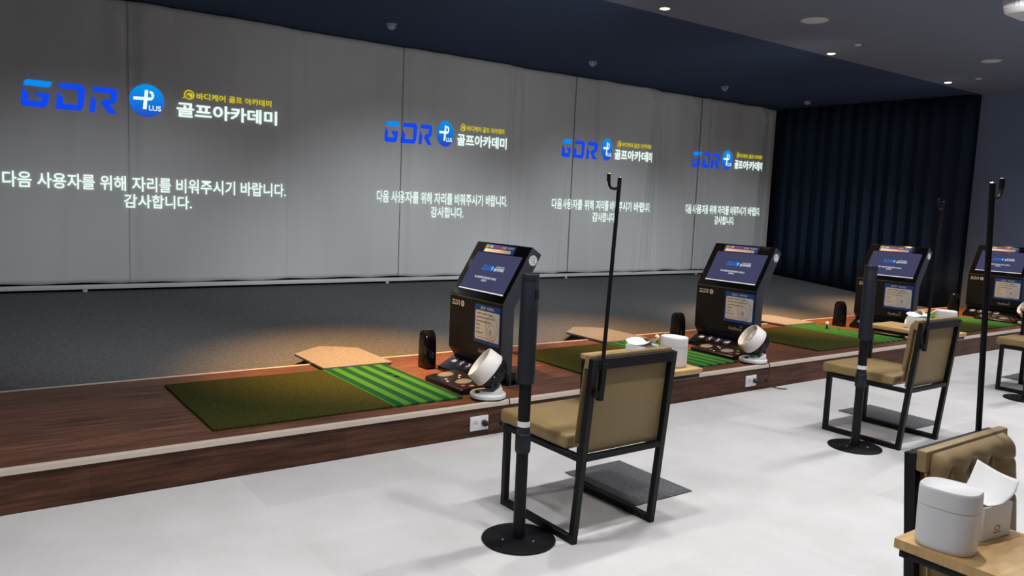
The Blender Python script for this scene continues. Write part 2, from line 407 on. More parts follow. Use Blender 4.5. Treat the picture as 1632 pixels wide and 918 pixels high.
# hitting platform
b = MB(); b.box((XL, 0.004, H-0.012), (XR-0.06, D-0.02, H)); o = b.build('floor_platform', M['deck']); struct(o)
b = MB(); b.box((XL, 0.004, 0.0), (XR-0.06, D-0.02, H-0.012)); o = b.build('floor_platform_riser', M['deck_front']); struct(o)
b = MB(); b.prism([(-0.006, H-0.022), (-0.006, H+0.002), (0.0, H+0.005), (0.026, H+0.005), (0.026, H), (0.004, H), (0.004, H-0.022)], 0, XL, XR-0.06)
struct(b.build('trim_1', M['trim_cream']))
b = MB(); b.prism([(D, fieldz(D)), (D, H+0.003), (D-0.028, H+0.003), (D-0.028, H), (D-0.02, H), (D-0.02, fieldz(D))], 0, XL, XR-0.06)
struct(b.build('trim_2', M['trim_cream']))

# pleated dark curtain on the end wall
def curtain():
    b = MB()
    def fn(u, v):
        y = 1.5+u*3.22; z = 0.115+0.085*(y-D)+v*(3.25-0.115-0.085*(y-D))
        a = 0.035*(0.55+0.45*v)
        ph = y*2*PI/0.21+0.9*math.sin(y*2.3)
        return (XR-0.13+a*math.sin(ph)+0.012*math.sin(ph*0.37+2*v), y+0.012*math.sin(ph*2), z)
    b.grid(fn, 260, 6)
    o = b.build('curtain', M['curtain']); sm = o.modifiers.new('s', 'SOLIDIFY'); sm.thickness = 0.004
    tag(o, 'tall pleated navy black curtain hanging along the end wall', 'curtain')
curtain()

# ------------------------------------------------------------------ projection sheets
SY = 4.85
def fold_fn(x0, x1, front, amp, seed):
    rnd = random.Random(seed)
    ks = [(rnd.uniform(0.35, 1.1), rnd.uniform(0, 6.28), rnd.uniform(-0.25, 0.25)) for _ in range(5)]
    fx = x0+(x1-x0)*rnd.uniform(0.1, 0.25); fx2 = x1-(x1-x0)*rnd.uniform(0.08, 0.2)
    def f(x, z):
        t = (z-0.45)/2.8
        y = 0.0
        for wl, ph, sl in ks:
            y += amp*0.35*math.sin(2*PI*(x+sl*(1-t)*0.8)/wl+ph)
        # soft drapes running down from the corners
        y += amp*1.6*math.exp(-((x-fx-0.10*(1-t))/0.055)**2)*(0.3+0.7*t)
        y -= amp*1.6*math.exp(-((x-fx2+0.20*(1-t))/0.06)**2)*(0.3+0.7*(1-t))
        dd = (x1-x)+(3.25-z)*0.9
        y -= amp*1.8*math.exp(-((dd-0.32)/0.05)**2)*math.exp(-((x1-x)/0.4)**2)
        dd = (x-x0)+(3.25-z)*1.4
        y -= amp*1.2*math.exp(-((dd-0.35)/0.06)**2)*math.exp(-((x-x0)/0.3)**2)
        e = min(1, max(0, (min(x-x0, x1-x)-0.02)/0.13)); e = e*e*(3-2*e)
        return SY - ((0.016+0.03*e) if front else 0.0) + y*e
    return f
SHEETS = []   # (x0, x1, fn, obj)
def sheet(x0, x1, front, amp, label, seed, zb):
    f = fold_fn(x0, x1, front, amp, seed)
    b = MB()
    nu = max(10, int((x1-x0)/0.022))
    def fn(u, v):
        x = x0+u*(x1-x0); z = zb+v*(3.25-zb)
        if v == 0: z += 0.006*math.sin(x*9)
        return (x, f(x, z), z)
    b.grid(fn, nu, 60)
    o = b.build('projection_sheet', M['screen_cloth'])
    sm = o.modifiers.new('s', 'SOLIDIFY'); sm.thickness = 0.003; sm.offset = 1
    tag(o, label, 'screen', 'grey projection sheets along the back of the range')
    SHEETS.append((x0, x1, f, o, front))
sheet(-5.2, -1.44, False, .011, 'grey screen sheet at the left edge of the photo, before the first dark seam', 1, .463)
sheet(-1.47, .17, True, .011, 'grey screen sheet carrying the large round blue badge and first white title', 2, .463)
sheet(.14, 1.63, False, .011, 'plain grey screen sheet between the largest and second projected notices', 3, .463)
sheet(1.595, 3.27, True, .011, 'grey screen sheet behind the nearest kiosk, with most of the second notice', 4, .463)
sheet(3.24, 4.38, False, .02, 'narrow grey sheet between the second and third projected notices', 5, .463)
sheet(4.345, 6.02, True, .026, 'grey screen sheet behind the pole hook, with most of the third notice', 6, .463)
sheet(5.99, 7.05, False, .026, 'narrow grey sheet between the third and fourth projected notices', 7, .463)
sheet(7.017, 8.75, True, .026, 'grey screen sheet with most of the farthest notice', 8, .463)
sheet(8.72, 8.98, False, .02, 'thin grey end sheet beside the dark curtain', 9, .463)

def cut_part(verts_faces_mats, xa, xb, f, name, mats, parent):
    """the portion of a projected drawing that lands on one sheet, laid on its cloth"""
    bm = bmesh.new()
    for (V, F, mi, lift) in verts_faces_mats:
        vs = [bm.verts.new((p[0], -lift, p[1])) for p in V]
        for fc in F:
            try:
                g = bm.faces.new([vs[i] for i in fc]); g.material_index = mi
            except ValueError: pass
    for xc, inner in ((xa, True), (xb, False)):
        bmesh.ops.bisect_plane(bm, geom=bm.verts[:]+bm.edges[:]+bm.faces[:], plane_co=(xc, 0, 0), plane_no=(1, 0, 0),
                               clear_inner=inner, clear_outer=not inner)
    if not bm.faces: bm.free(); return
    xs = [v.co.x for v in bm.verts]; x0, x1 = min(xs), max(xs)
    k = math.ceil(x0/0.02)
    while k*0.02 < x1:
        bmesh.ops.bisect_plane(bm, geom=bm.verts[:]+bm.edges[:]+bm.faces[:], plane_co=(k*0.02, 0, 0), plane_no=(1, 0, 0)); k += 1
    for v in bm.verts:
        v.co.y = f(v.co.x, v.co.z) - 0.012 + v.co.y
    for fc in bm.faces:
        fc.normal_update()
        if fc.normal.y > 0: fc.normal_flip()
    me = bpy.data.meshes.new(name); bm.to_mesh(me); bm.free()
    for m in mats: me.materials.append(m)
    o = bpy.data.objects.new(name, me); COL.objects.link(o); o.parent = parent
    return o
def polys_vf(polys):
    V = []; F = []
    for p in polys:
        i = len(V); V += p; F.append(list(range(i, i+len(p))))
    return V, F
EM = [M['e_white'], M['e_blue'], M['e_sky'], M['e_yellow'], M['e_badge']]
def notice(x0, wd, gdr_w, ball_c, msg0, msgw, m2c, m2w, dz):
    U = lambda u: x0+u*wd
    it = []
    def add(vf, mi, lift=0.0): it.append((vf[0], vf[1], mi, lift))
    mp = lambda ps: [[(U(p[0]*gdr_w), 2.145+dz+p[1]*0.245) for p in q] for q in ps]
    add(polys_vf(mp(G_TOP)), 2); add(polys_vf(mp(G_REST)), 1)
    bc, br_ = U(ball_c), wd*0.067
    add(polys_vf([disc2d(bc, 2.30+dz, br_, .160)]), 4)
    add(polys_vf([[(bc-0.02*wd/2.4+p[0]*br_*.9, 2.30+dz+p[1]*.14) for p in q] for q in PLUS]), 0, .003)
    add(placed(text2d('LUS', 0.02), bc+br_*0.08, 2.205+dz, br_*0.72, .052), 0, .003)
    add(placed(text2d('골프아카데미', 0.028), U(.567), 2.172+dz, wd*.433, .152), 0)
    add(placed(text2d('바디케어 골프 아카데미', 0.012), U(.648), 2.365+dz, wd*.325, .07), 3)
    ec = U(.617)
    add(polys_vf(ring2d(ec, 2.405+dz, wd*.021, .048, .8)+ring2d(ec+wd*.002, 2.398+dz, wd*.012, .026, .45, -1.2, 3.2)
                 + [disc2d(ec+wd*.003, 2.398+dz, wd*.004, .009, 12)] + [[(ec-wd*.03, 2.362+dz), (ec-wd*.018, 2.372+dz), (ec-wd*.018, 2.385+dz)]]), 3)
    ms = []
    a = placed(text2d('다음 사용자를 위해 자리를 비워주시기 바랍니다.', 0.016), msg0, 1.388+dz*.4, msgw, .150); ms.append((a[0], a[1], 0, 0.0))
    a = placed(text2d('감사합니다.', 0.016), m2c-m2w/2, 1.222+dz*.4, m2w, .140); ms.append((a[0], a[1], 0, 0.0))
    for i, (xa, xb, f, o, fr) in enumerate(SHEETS):
        lo, hi = xa, xb
        if not fr:      # back sheets show only between their neighbours
            if i > 0: lo = SHEETS[i-1][1]
            if i < len(SHEETS)-1: hi = SHEETS[i+1][0]
        cut_part(it, lo, hi, f, 'projected_logo', EM, o)
        cut_part(ms, lo, hi, f, 'projected_message', EM, o)
notice(-2.385, 2.41, .345, .449, -2.545, 2.69, -1.195, .645, 0.0)
notice(1.36, 1.78, .365, .466, 1.275, 1.925, 2.262, .49, -0.035)
notice(4.12, 1.775, .37, .467, 3.99, 1.95, 4.98, .49, -0.03)
notice(6.86, 1.765, .37, .465, 6.75, 1.93, 7.72, .49, -0.005)

# low frame under the sheets
t = thing('screen_frame', 'pale metal bar frame along the bottom of the grey screen sheets', 'frame', (2, SY, fieldz(SY)))
b = MB(); b.box((-7.2, -.065, .026), (6.95, -.033, .07), .004); b.build('bottom_bar', M['frame_white'], t)
for px in (-3.55, -1.88, 1.43, 4.3, 7.1):
    b = MB(); b.box((px-2-.02, -.055, -.003), (px-2+.02, -.013, .03), .003); b.build('foot', M['frame_white'], t)

# ------------------------------------------------------------------ bays
BAY = 2.7
ORD = ['nearest', 'second', 'third', 'farthest']
def golf_mat(n):
    nm = ['beside the number 12 kiosk, nearest and fully visible', 'behind the nearest chair, beside the number 11 kiosk',
          'with a ball standing on its tee, beyond the second kiosk', 'farthest along the platform, mostly hidden'][n]
    t = thing('golf_mat', 'striped green hitting mat '+nm, 'mat', (BAY*n, 0, H), 0, 'hitting mats on the platform')
    b = MB(); b.box((-1.913, .168, .0005), (-.873, 1.255, .014), .003); b.build('plain_turf', M['turf'], t)
    b = MB(); b.box((-.872, .168, .0005), (-.384, 1.255, .015), .003); b.build('striped_turf', M['stripes'], t)
    for (x, y) in ((-.51, .95), (-.50, .845)):
        b = MB(); b.lathe([(0, .0), (.021, .0), (.021, .004), (.012, .004), (.010, .001), (0, .001)], (x, y, .014)); b.build('tee_socket', M['black_plastic'], t)
for n in range(4): golf_mat(n)
def carpet_plate(n):
    nm = ['behind the nearest mat', 'behind the second mat, seen past the pole', 'right of the number 11 kiosk', 'behind the farthest mat'][n]
    b = MB(); b.prism([(-.86, 1.262), (-.318, 1.262), (-.318, 1.87), (-.44, 1.965), (-.58, 2.045), (-.86, 1.83)], 2, 0.006, 0.024, .003)
    o = b.build('carpet_board', M['plate']); o.location = (BAY*n, 0, H)
    tag(o, 'carpeted angular board reaching over the field '+nm, 'board', 'carpeted boards at the back of the platform')
for n in range(4): carpet_plate(n)

def slant(ly, s, off):   # point on the slanted head of the kiosk
    dx, dz = .23/.451, .388/.451
    return (0 + dx*s - dz*off, ly, .56 + dz*s + dx*off)
def face(ly0, z0, off=.0015):  # front face: u runs to the viewer's right (-y)
    return lambda u, v: (-off, ly0-u, z0+v)
def kiosk(n):
    lab = ['black golf kiosk with the number 12 sticker, nearest on the platform', 'black golf kiosk with the number 11 sticker, behind the nearest chair table',
           'black golf kiosk partly behind the second pole stand', 'black golf kiosk cut off by the right edge of the photo'][n]
    t = thing('golf_kiosk', lab, 'kiosk', (BAY*n, .652, H), 0, 'touch screen golf kiosks on the platform')
    prof = [(.075, .0), (.075, .065), (0, .17), (0, .56), (.23, .948), (.31, .895), (.10, .53), (.10, .0)]
    b = MB(); b.prism(prof, 1, -.335, .335, .006); b.build('body', M['kiosk_side'], t)
    # thin front skin, darker than the sides
    b = MB()
    b.prism([(-.002, .172), (-.002, .556), (.003, .556), (.003, .172)], 1, -.329, .329)
    b.prism([(.073, .07), (-.002, .172), (.002, .174), (.077, .072)], 1, -.329, .329)
    b.build('front_panel', M['kiosk_front'], t)
    b = MB()
    vs = [slant(y, s, o) for y in (-.331, .331) for (s, o) in ((.008, -.002), (.008, .003), (.446, .003), (.446, -.002))]
    b.prism([(p[0], p[2]) for p in vs[:4]], 1, -.331, .331, .0015); bz = b.build('glass_front', M['gloss_black'], t)
    L = lambda l0, s0, off: (lambda u, v: slant(l0-u, s0+v, off))
    b = MB(); fn = L(.266, .06, .0042); b.faces2d([[(0, 0), (.556, 0), (.556, .302), (0, .302)]], fn); dp = b.build('display', M['d_back'], t)
    b = MB(); fn = L(.266, .06, .0052)
    b.faces2d([[(0, 0), (.556, 0), (.556, .008), (0, .008)]], fn, 0)
    b.faces2d([[(.163+p[0]*.105, .168+p[1]*.036) for p in q] for q in G_TOP+G_REST], fn, 1)
    b.faces2d([disc2d(.285, .186, .016, .022, 20)], fn, 1)
    b.faces2d([[(.285+p[0]*.012, .186+p[1]*.016) for p in q] for q in PLUS], L(.266, .06, .006), 0)
    b.mesh2d(placed(text2d('골프아카데미', .02), .31, .168, .115, .026), fn, 0)
    b.mesh2d(placed(text2d('바디케어 골프 아카데미', .01), .325, .197, .095, .011), fn, 0)
    b.mesh2d(placed(text2d('다음 사용자를 위해 자리를 비워주시기 바랍니다.', .016), .125, .099, .27, .018), fn, 0)
    b.mesh2d(placed(text2d('감사합니다.', .016), .225, .078, .065, .017), fn, 0)
    b.build('display_text', [M['d_white'], M['d_blue']], dp)
    # strip sticker above the display
    b = MB(); fn = L(.205, .368, .0042); b.faces2d([[(0, 0), (.375, 0), (.375, .066), (0, .066)]], fn); st = b.build('banner_sticker', M['sheet_blue'], t)
    b = MB(); fn = L(.205, .368, .0050)
    b.faces2d([[(.018, .005), (.335, .005), (.335, .028), (.018, .028)]], fn, 0)
    b.faces2d([[(.13, .038), (.2, .038), (.2, .058), (.13, .058)]], fn, 2)
    fn2 = L(.205, .368, .0056)
    for k in range(11): b.faces2d([[(.03+.027*k, .012), (.03+.027*k+.02, .012), (.03+.027*k+.02, .021), (.03+.027*k, .021)]], fn2, 1)
    b.faces2d([disc2d(.032, .048, .02, .013, 16)], fn, 4)
    for u0, u1 in ((.065, .08), (.085, .10), (.215, .228), (.234, .247), (.252, .266), (.285, .30), (.304, .318), (.322, .336), (.34, .352)):
        b.faces2d([[(u0, .039), (u1, .039), (u1, .057), (u0, .057)]], fn, 3)
    b.build('sticker_print', [M['label_white'], M['orange_print'], M['violet_print'], M['grey_print'], M['green_key']], st)
    # guide sheet
    b = MB(); fn = face(-.004, .265, .0045); b.faces2d([[(0, 0), (.318, 0), (.318, .27), (0, .27)]], fn); gs = b.build('guide_sheet', M['sheet_blue'], t)
    b = MB()
    rr = []
    for (cx, cy, a0) in ((.292, .038, -PI/2), (.292, .213, 0), (.028, .213, PI/2), (.028, .038, PI)):
        rr += [(cx+.014*math.cos(a0+k*PI/8), cy+.014*math.sin(a0+k*PI/8)) for k in range(5)]
    b.faces2d([rr], face(-.004, .265, .0052), 0)
    f3 = face(-.004, .265, .0058)
    b.faces2d(ring2d(.215, .115, .072, .092, .93)+ring2d(.215, .10, .05, .045, .9)+[disc2d(.205, .09, .016, .02, 16)], f3, 2)
    for k, (u1, nn) in enumerate(((.24, 3), (.25, 6), (.21, 4), (.085, 2), (.07, 2), (.11, 3))):
        v = .205-k*.027
        for j in range(nn):
            ua = .03+(u1-.03)*j/nn; ub = .03+(u1-.03)*(j+.85)/nn
            b.faces2d([[(ua, v), (ub, v), (ub, v+.0055), (ua, v+.0055)]], f3, 1)
    b.faces2d([[(.03, .04), (.26, .04), (.26, .0425), (.03, .0425)]], f3, 3)
    b.faces2d([[(.075+p[0]*.06, .238+p[1]*.018) for p in q] for q in G_TOP+G_REST], f3, 4)
    b.mesh2d(placed(text2d('사용방법', .02), .15, .238, .085, .018), f3, 4)
    b.build('sheet_print', [M['label_white'], M['dark_print'], M['grey_print'], M['red'], M['label_white']], gs)
    # logos printed on the body
    b = MB(); fn = face(.297, .49, .0035)
    b.faces2d([[(p[0]*.105, p[1]*.036) for p in q] for q in G_TOP+G_REST], fn, 0)
    b.faces2d([disc2d(.14, .018, .022, .022, 24)], fn, 0)
    b.faces2d([[(.14+p[0]*.016, .018+p[1]*.016) for p in q] for q in PLUS], face(.297, .49, .0042), 1)
    b.build('logo_print', [M['silver_print'], M['kiosk_front']], t)
    b = MB(); b.mesh2d(placed(text2d('Golfzon', .01), 0, 0, .14, .026), face(-.065, .196, .0035)); 
    b.faces2d([[(.128, .026), (.134, .026), (.15, .052), (.144, .05)], [(.12, .034), (.124, .034), (.131, .05), (.127, .05)]], face(-.065, .196, .0035))
    b.build('maker_print', M['grey_print'], t)
    # round number sticker on the side
    b = MB(); sd = lambda off: (lambda u, v: (.236+u, -.335-off, .856+v))
    b.faces2d([disc2d(0, 0, .036, .036)], sd(.0012), 0)
    b.faces2d(ring2d(0, 0, .033, .033, .93), sd(.0018), 1)
    num = ['12', '11', '10', '9'][n]
    b.mesh2d(placed(text2d(num, .01), -.019, -.008, .036, .03), sd(.0018), 1)
    b.faces2d([[(-.015, -.02), (.017, -.02), (.017, -.016), (-.015, -.016)]], sd(.0018), 1)
    b.build('number_sticker', [M['label_white'], M['dark_print']], t)
    # rear foot
    b = MB(); b.box((.06, -.33, 0), (.20, .33, .04), .006); b.box((.06, -.33, .0), (.14, -.30, .09), .004)
    b.build('base_foot', M['black_plastic'], t)
    # backlit arrow panel below the face
    b = MB(); b.prism([(-.10, .03), (.06, .12), (.076, .10), (.076, .0), (-.10, .0)], 1, -.30, .315, .004); ap = b.build('arrow_panel', M['gloss_black'], t)
    d = Vector((.16, 0, .09)).normalized(); nrm = Vector((-d.z, 0, d.x))
    for k in range(4):
        yc = .225-.098*k
        base = Vector((-.10, 0, .03))+d*.098
        fn = lambda off: (lambda u, v: tuple(base+d*v+nrm*off+Vector((0, yc-u, 0))))
        b = MB(); b.faces2d([disc2d(0, 0, .042, .042)], fn(.001), 0)
        arrow = [[[(-.026, -.004), (.0, .02), (.0, -.016), (-.026, -.012)], [(0, .012), (.026, .012), (.026, -.012), (0, -.012)]],
                 [[(-.012, 0), (.006, .022), (.016, .014), (.002, 0)], [(-.012, 0), (.002, 0), (.016, -.014), (.006, -.022)]],
                 [[(.012, 0), (-.006, .022), (-.016, .014), (-.002, 0)], [(.012, 0), (-.002, 0), (-.016, -.014), (-.006, -.022)]],
                 [[(-.026, -.016), (.022, -.016), (.022, .004), (-.026, -.008)], [(.004, .0), (.024, .02), (.024, -.01), (.004, -.01)]]][k]
        b.faces2d(arrow, fn(.002), 1)
        b.build('arrow_button', [M['button_ring'], M['d_button']], ap)
    # foot-operated pad lying in front
    b = MB(); b.prism([(-.35, .001), (-.35, .028), (-.335, .036), (-.12, .055), (-.10, .052), (-.10, .001)], 1, -.40, .06, .005)
    pd = b.build('control_pad', M['black_plastic'], t)
    dp_ = Vector((.215, 0, .019)).normalized()
    pz = lambda x: .036+(x+.335)*.019/.215
    for yc in (-.02, -.25):
        b = MB(); b.lathe([(0, .008), (.05, .008), (.056, .004), (.057, 0)], (-.235, yc, pz(-.235)), (-.09, 0, 1), 28, sx=.95, sy=1.0); b.build('foot_disc', M['grey_pad'], pd)
    for (x, y, m) in ((-.29, -.335, 'red'), (-.18, -.32, 'green_key'), (-.25, -.375, 'orange_print'), (-.15, -.37, 'red')):
        b = MB(); b.box((x-.014, y-.013, pz(x)-.002), (x+.014, y+.013, pz(x)+.005), .002); b.build('pad_key', M[m], pd)
    for (x, y) in ((-.17, -.10), (-.20, -.14), (-.29, -.12), (-.31, -.17)):
        b = MB(); b.box((x-.007, y-.010, pz(x)-.002), (x+.007, y+.010, pz(x)+.0015)); b.build('pad_mark', M['label_white'], pd)
for n in range(4): kiosk(n)

def swing_sensor(n):
    lab = ['glossy black rounded sensor block left of the number 12 kiosk', 'glossy black rounded sensor block left of the number 11 kiosk',
           'glossy black rounded sensor block behind the teed ball', 'dim black sensor block left of the farthest kiosk'][n]
    t = thing('swing_sensor', lab, 'sensor', (BAY*n-.13, 1.075, H), 0, 'swing sensors beside the kiosks')
    b = MB(); W = .066; Ht = .285
    prof = [(-W, 0), (W, 0), (W*.98, Ht*.55), (W*.86, Ht*.80), (W*.55, Ht*.95), (W*.1, Ht), (-W*.4, Ht*.985), (-W*.7, Ht*.93), (-W*.8, Ht*.82)]
    prof = [(-p[0], p[1]) for p in prof]
    b.prism(prof, 0, -.045, .045, .014, seg=3); b.build('housing', M['gloss_black'], t)
    b = MB(); b.prism([(-.04, .04), (.03, .04), (.045, .2), (.02, .24), (-.03, .25)], 0, -.0475, -.043, .002); b.build('lens_window', M['black_plastic'], t)
    b = MB()
    for z in (.06, .2): b.lathe([(0, .002), (.009, .002), (.009, 0)], (-.0475, -.018, z), (-1, 0, 0), 16)
    b.build('camera_eye', M['gloss_black'], t)
    b = MB(); b.tube([(.03, .0, .012), (.06, .005, .006), (.11, -.01, .005)], .004); b.build('cable', M['cable'], t)
for n in range(4): swing_sensor(n)

def desk_fan(n):
    lab = ['small white fan in front of the number 12 kiosk', 'small white fan in front of the number 11 kiosk',
           'small white fan half hidden behind the second chair back', 'small white fan at the right edge below the farthest kiosk'][n]
    t = thing('desk_fan', lab, 'fan', (BAY*n-.235-.026*min(n, 1), .11, H), -.52, 'white fans on the platform edge')
    b = MB(); b.lathe([(0, .0), (.112, .0), (.113, .006), (.108, .012), (0, .012)], (0, 0, 0), seg=40); b.build('rubber_ring', M['black_plastic'], t)
    b = MB(); b.lathe([(.108, .012), (.114, .016), (.115, .034), (.108, .042), (.06, .044), (.04, .05), (0, .05)], (0, 0, 0), seg=40)
    b.build('base', M['white_plastic'], t)
    b = MB(); b.prism([(-.02, .04), (.085, .04), (.085, .085), (.06, .078), (.03, .055), (-.02, .05)], 1, -.065, .065, .006); b.build('base_wall', M['white_plastic'], t)
    b = MB(); b.lathe([(0, .012), (.014, .012), (.016, 0)], (-.07, -.03, .042), seg=16); b.build('knob', M['black_plastic'], t)
    el = math.radians(38); ax = Vector((-math.cos(el), 0, math.sin(el))).normalized()
    c = Vector((.015, 0, .172))
    R = .118
    b = MB(); b.lathe([(.0, -.085), (.045, -.082), (.075, -.066), (.097, -.038), (.108, -.005), (.108, .0)], c, ax, 40)
    hb = b.build('rear_shell', M['black_plastic'], t)
    b = MB()
    q = ax.to_track_quat('Z', 'Y')
    for k in range(28):
        a = 2*PI*k/28
        pts = [c+q @ Vector((r*math.cos(a), r*math.sin(a), h)) for r, h in ((.05, -.0825), (.077, -.068), (.099, -.04), (.1095, -.008))]
        b.tube(pts, .0022, 6)
    b.build('rear_grille', M['black_metal'], hb)
    b = MB(); b.lathe([(.108, .0), (R-.005, .003), (R, .01), (R-.005, .092), (R-.012, .101), (R-.020, .098), (R-.030, .066), (R-.028, .02)], c, ax, 44)
    b.build('front_ring', M['fan_white'], t)
    b = MB()
    for k in range(36):
        a = 2*PI*k/36
        pts = [c+q @ Vector((r*math.cos(a+tw), r*math.sin(a+tw), h)) for r, tw, h in ((.034, 0, .074), (.05, .12, .074), (.068, .3, .069), (.086, .5, .061))]
        b.tube(pts, .0019, 5)
    b.lathe([(.0, .081), (.03, .079), (.036, .074), (.036, .066), (0, .066)], c, ax, 24)
    for r in (.05, .068): b.lathe([(r-.002, .0725-(r-.05)*.2), (r+.002, .0725-(r-.05)*.2), (r+.002, .069-(r-.05)*.2), (r-.002, .069-(r-.05)*.2), (r-.002, .0725-(r-.05)*.2)], c, ax, 32)
    b.build('front_grille', M['fan_white'], t)
    b = MB()
    for k in range(5):
        a0 = 2*PI*k/5
        def bl(u, v):
            r = .012+.064*u; a = a0+v*.95+u*.35
            return c+q @ Vector((r*math.cos(a), r*math.sin(a), .02+.03*(v)))
        b.grid(bl, 5, 5)
    b.build('blade_rotor', M['fan_white'], t)
    b = MB()
    for s in (-1, 1):
        b = MB()
        b.lathe([(0, .006), (.009, .006), (.009, 0)], c+Vector((0, s*.112, 0))-ax*.012, (0, s, 0), 14)
        b.bar(c+Vector((0, s*.111, 0))-ax*.012, (.02, s*.06, .06), .016, .008); b.build('pivot_arm', M['black_plastic'], t)
    for s in (-1, 1):
        b = MB(); b.sphere(c+Vector((0, s*.119, 0))-ax*.012, .0055, seg=10); b.build('pivot_screw', M['chrome'], t)
for n in range(4): desk_fan(n)

# power outlets on the platform front
def outlet(n):
    lab = ['double wall socket on the platform front below the nearest fan', 'double wall socket on the platform front below the second fan'][n]
    t = thing('power_outlet', lab, 'socket', (2.65*n-.37, 0.004, .085), 0, 'double sockets on the platform front')
    b = MB(); b.box((-.066, -.012, -.045), (.066, 0, .045), .004); b.build('cover_plate', M['white_plastic'], t)
    for s in (-1, 1):
        b = MB(); b.lathe([(.024, .0015), (.022, .003), (.020, .0015), (.019, .0008), (0, .0008)], (s*.03, -.012, 0), (0, -1, 0), 24)
        r = b.build('socket_well', M['disc_grey'], t)
        b = MB()
        for q in (-1, 1): b.cyl((s*.03+q*.0075, -.0125, 0), (s*.03+q*.0075, -.0145, 0), .003, seg=10)
        b.build('pin_hole', M['black_plastic'], r)
for n in range(2): outlet(n)
def plug(n):
    lab = ['black plug and looped cord in the socket under the nearest fan', 'black plug with bundled cord in the socket under the second fan'][n]
    t = thing('power_plug', lab, 'plug', (2.65*n-.34, -.0115, .085), 0, 'plugs on the platform front')
    b = MB(); b.lathe([(0, 0), (.017, 0), (.019, .012), (.018, .022), (.011, .03), (.007, .045), (0, .047)], (0, -.003, 0), (0, -1, 0), 20); b.build('plug_body', M['cable'], t)
    b = MB()
    ps = [(0, -.045, 0), (.03, -.06, -.004), (.07, -.05, .0), (.11, -.035, .01), (.14, -.03, .0), (.10, -.045, -.02), (.06, -.05, -.012), (.10, -.04, .006), (.16, -.03, -.03),
          (.2, -.05, -.055), (.24, -.07, -.077), (.31, -.10, -.08), (.26, -.05, -.078), (.18, -.03, -.06), (.155, -.012, -.02), (.185, -.006, .05), (.19, -.0, .112), (.195, .02, .128)]
    out = []
    for i in range(len(ps)-1):
        p0 = Vector(ps[max(i-1, 0)]); p1 = Vector(ps[i]); p2 = Vector(ps[i+1]); p3 = Vector(ps[min(i+2, len(ps)-1)])
        for k in range(5):
            u = k/5; out.append(0.5*((2*p1)+(p2-p0)*u+(2*p0-5*p1+4*p2-p3)*u*u+(3*p1-p0-3*p2+p3)*u**3))
    out.append(Vector(ps[-1]))
    b.tube(out, .0034, 7); b.build('cord', M['cable'], t)
    b = MB(); b.box((.098, -.055, -.018), (.112, -.025, .014), .003); b.build('cord_tie', M['cable'], t)
for n in range(2): plug(n)

# balls on tees
def tee_ball(x, y, zt, lab):
    t = thing('tee', 'black rubber tee holding the ball on the '+('third' if x > 4 else 'second')+' striped mat', 'tee', (x, y, H+.014), 0, 'rubber tees')
    b = MB(); b.lathe([(0, 0), (.016, 0), (.012, .006), (.009, .012), (.009, zt-.006), (.011, zt), (.008, zt), (0, zt-.004)], seg=20); b.build('tee_cup', M['black_plastic'], t)
    b = MB(); bm = bmesh.new(); bmesh.ops.create_icosphere(bm, subdivisions=4, radius=.0214)
    for v in bm.verts:
        d_ = v.co.normalized(); k = math.sin(d_.x*26)*math.sin(d_.y*26)*math.sin(d_.z*26)
        v.co = d_*(.0214-.0006*max(0, k))
    b._merge(bm, 0, True); o = b.build('golf_ball', M['ball']); o.location = (x, y, H+.014+zt+.018)
    tag(o, lab, 'ball', 'teed golf balls')
tee_ball(4.80, .93, .042, 'white golf ball on a tee on the third mat, before the third kiosk')
tee_ball(2.33, 1.10, .030, 'white golf ball on the second mat, seen above the tissue box')

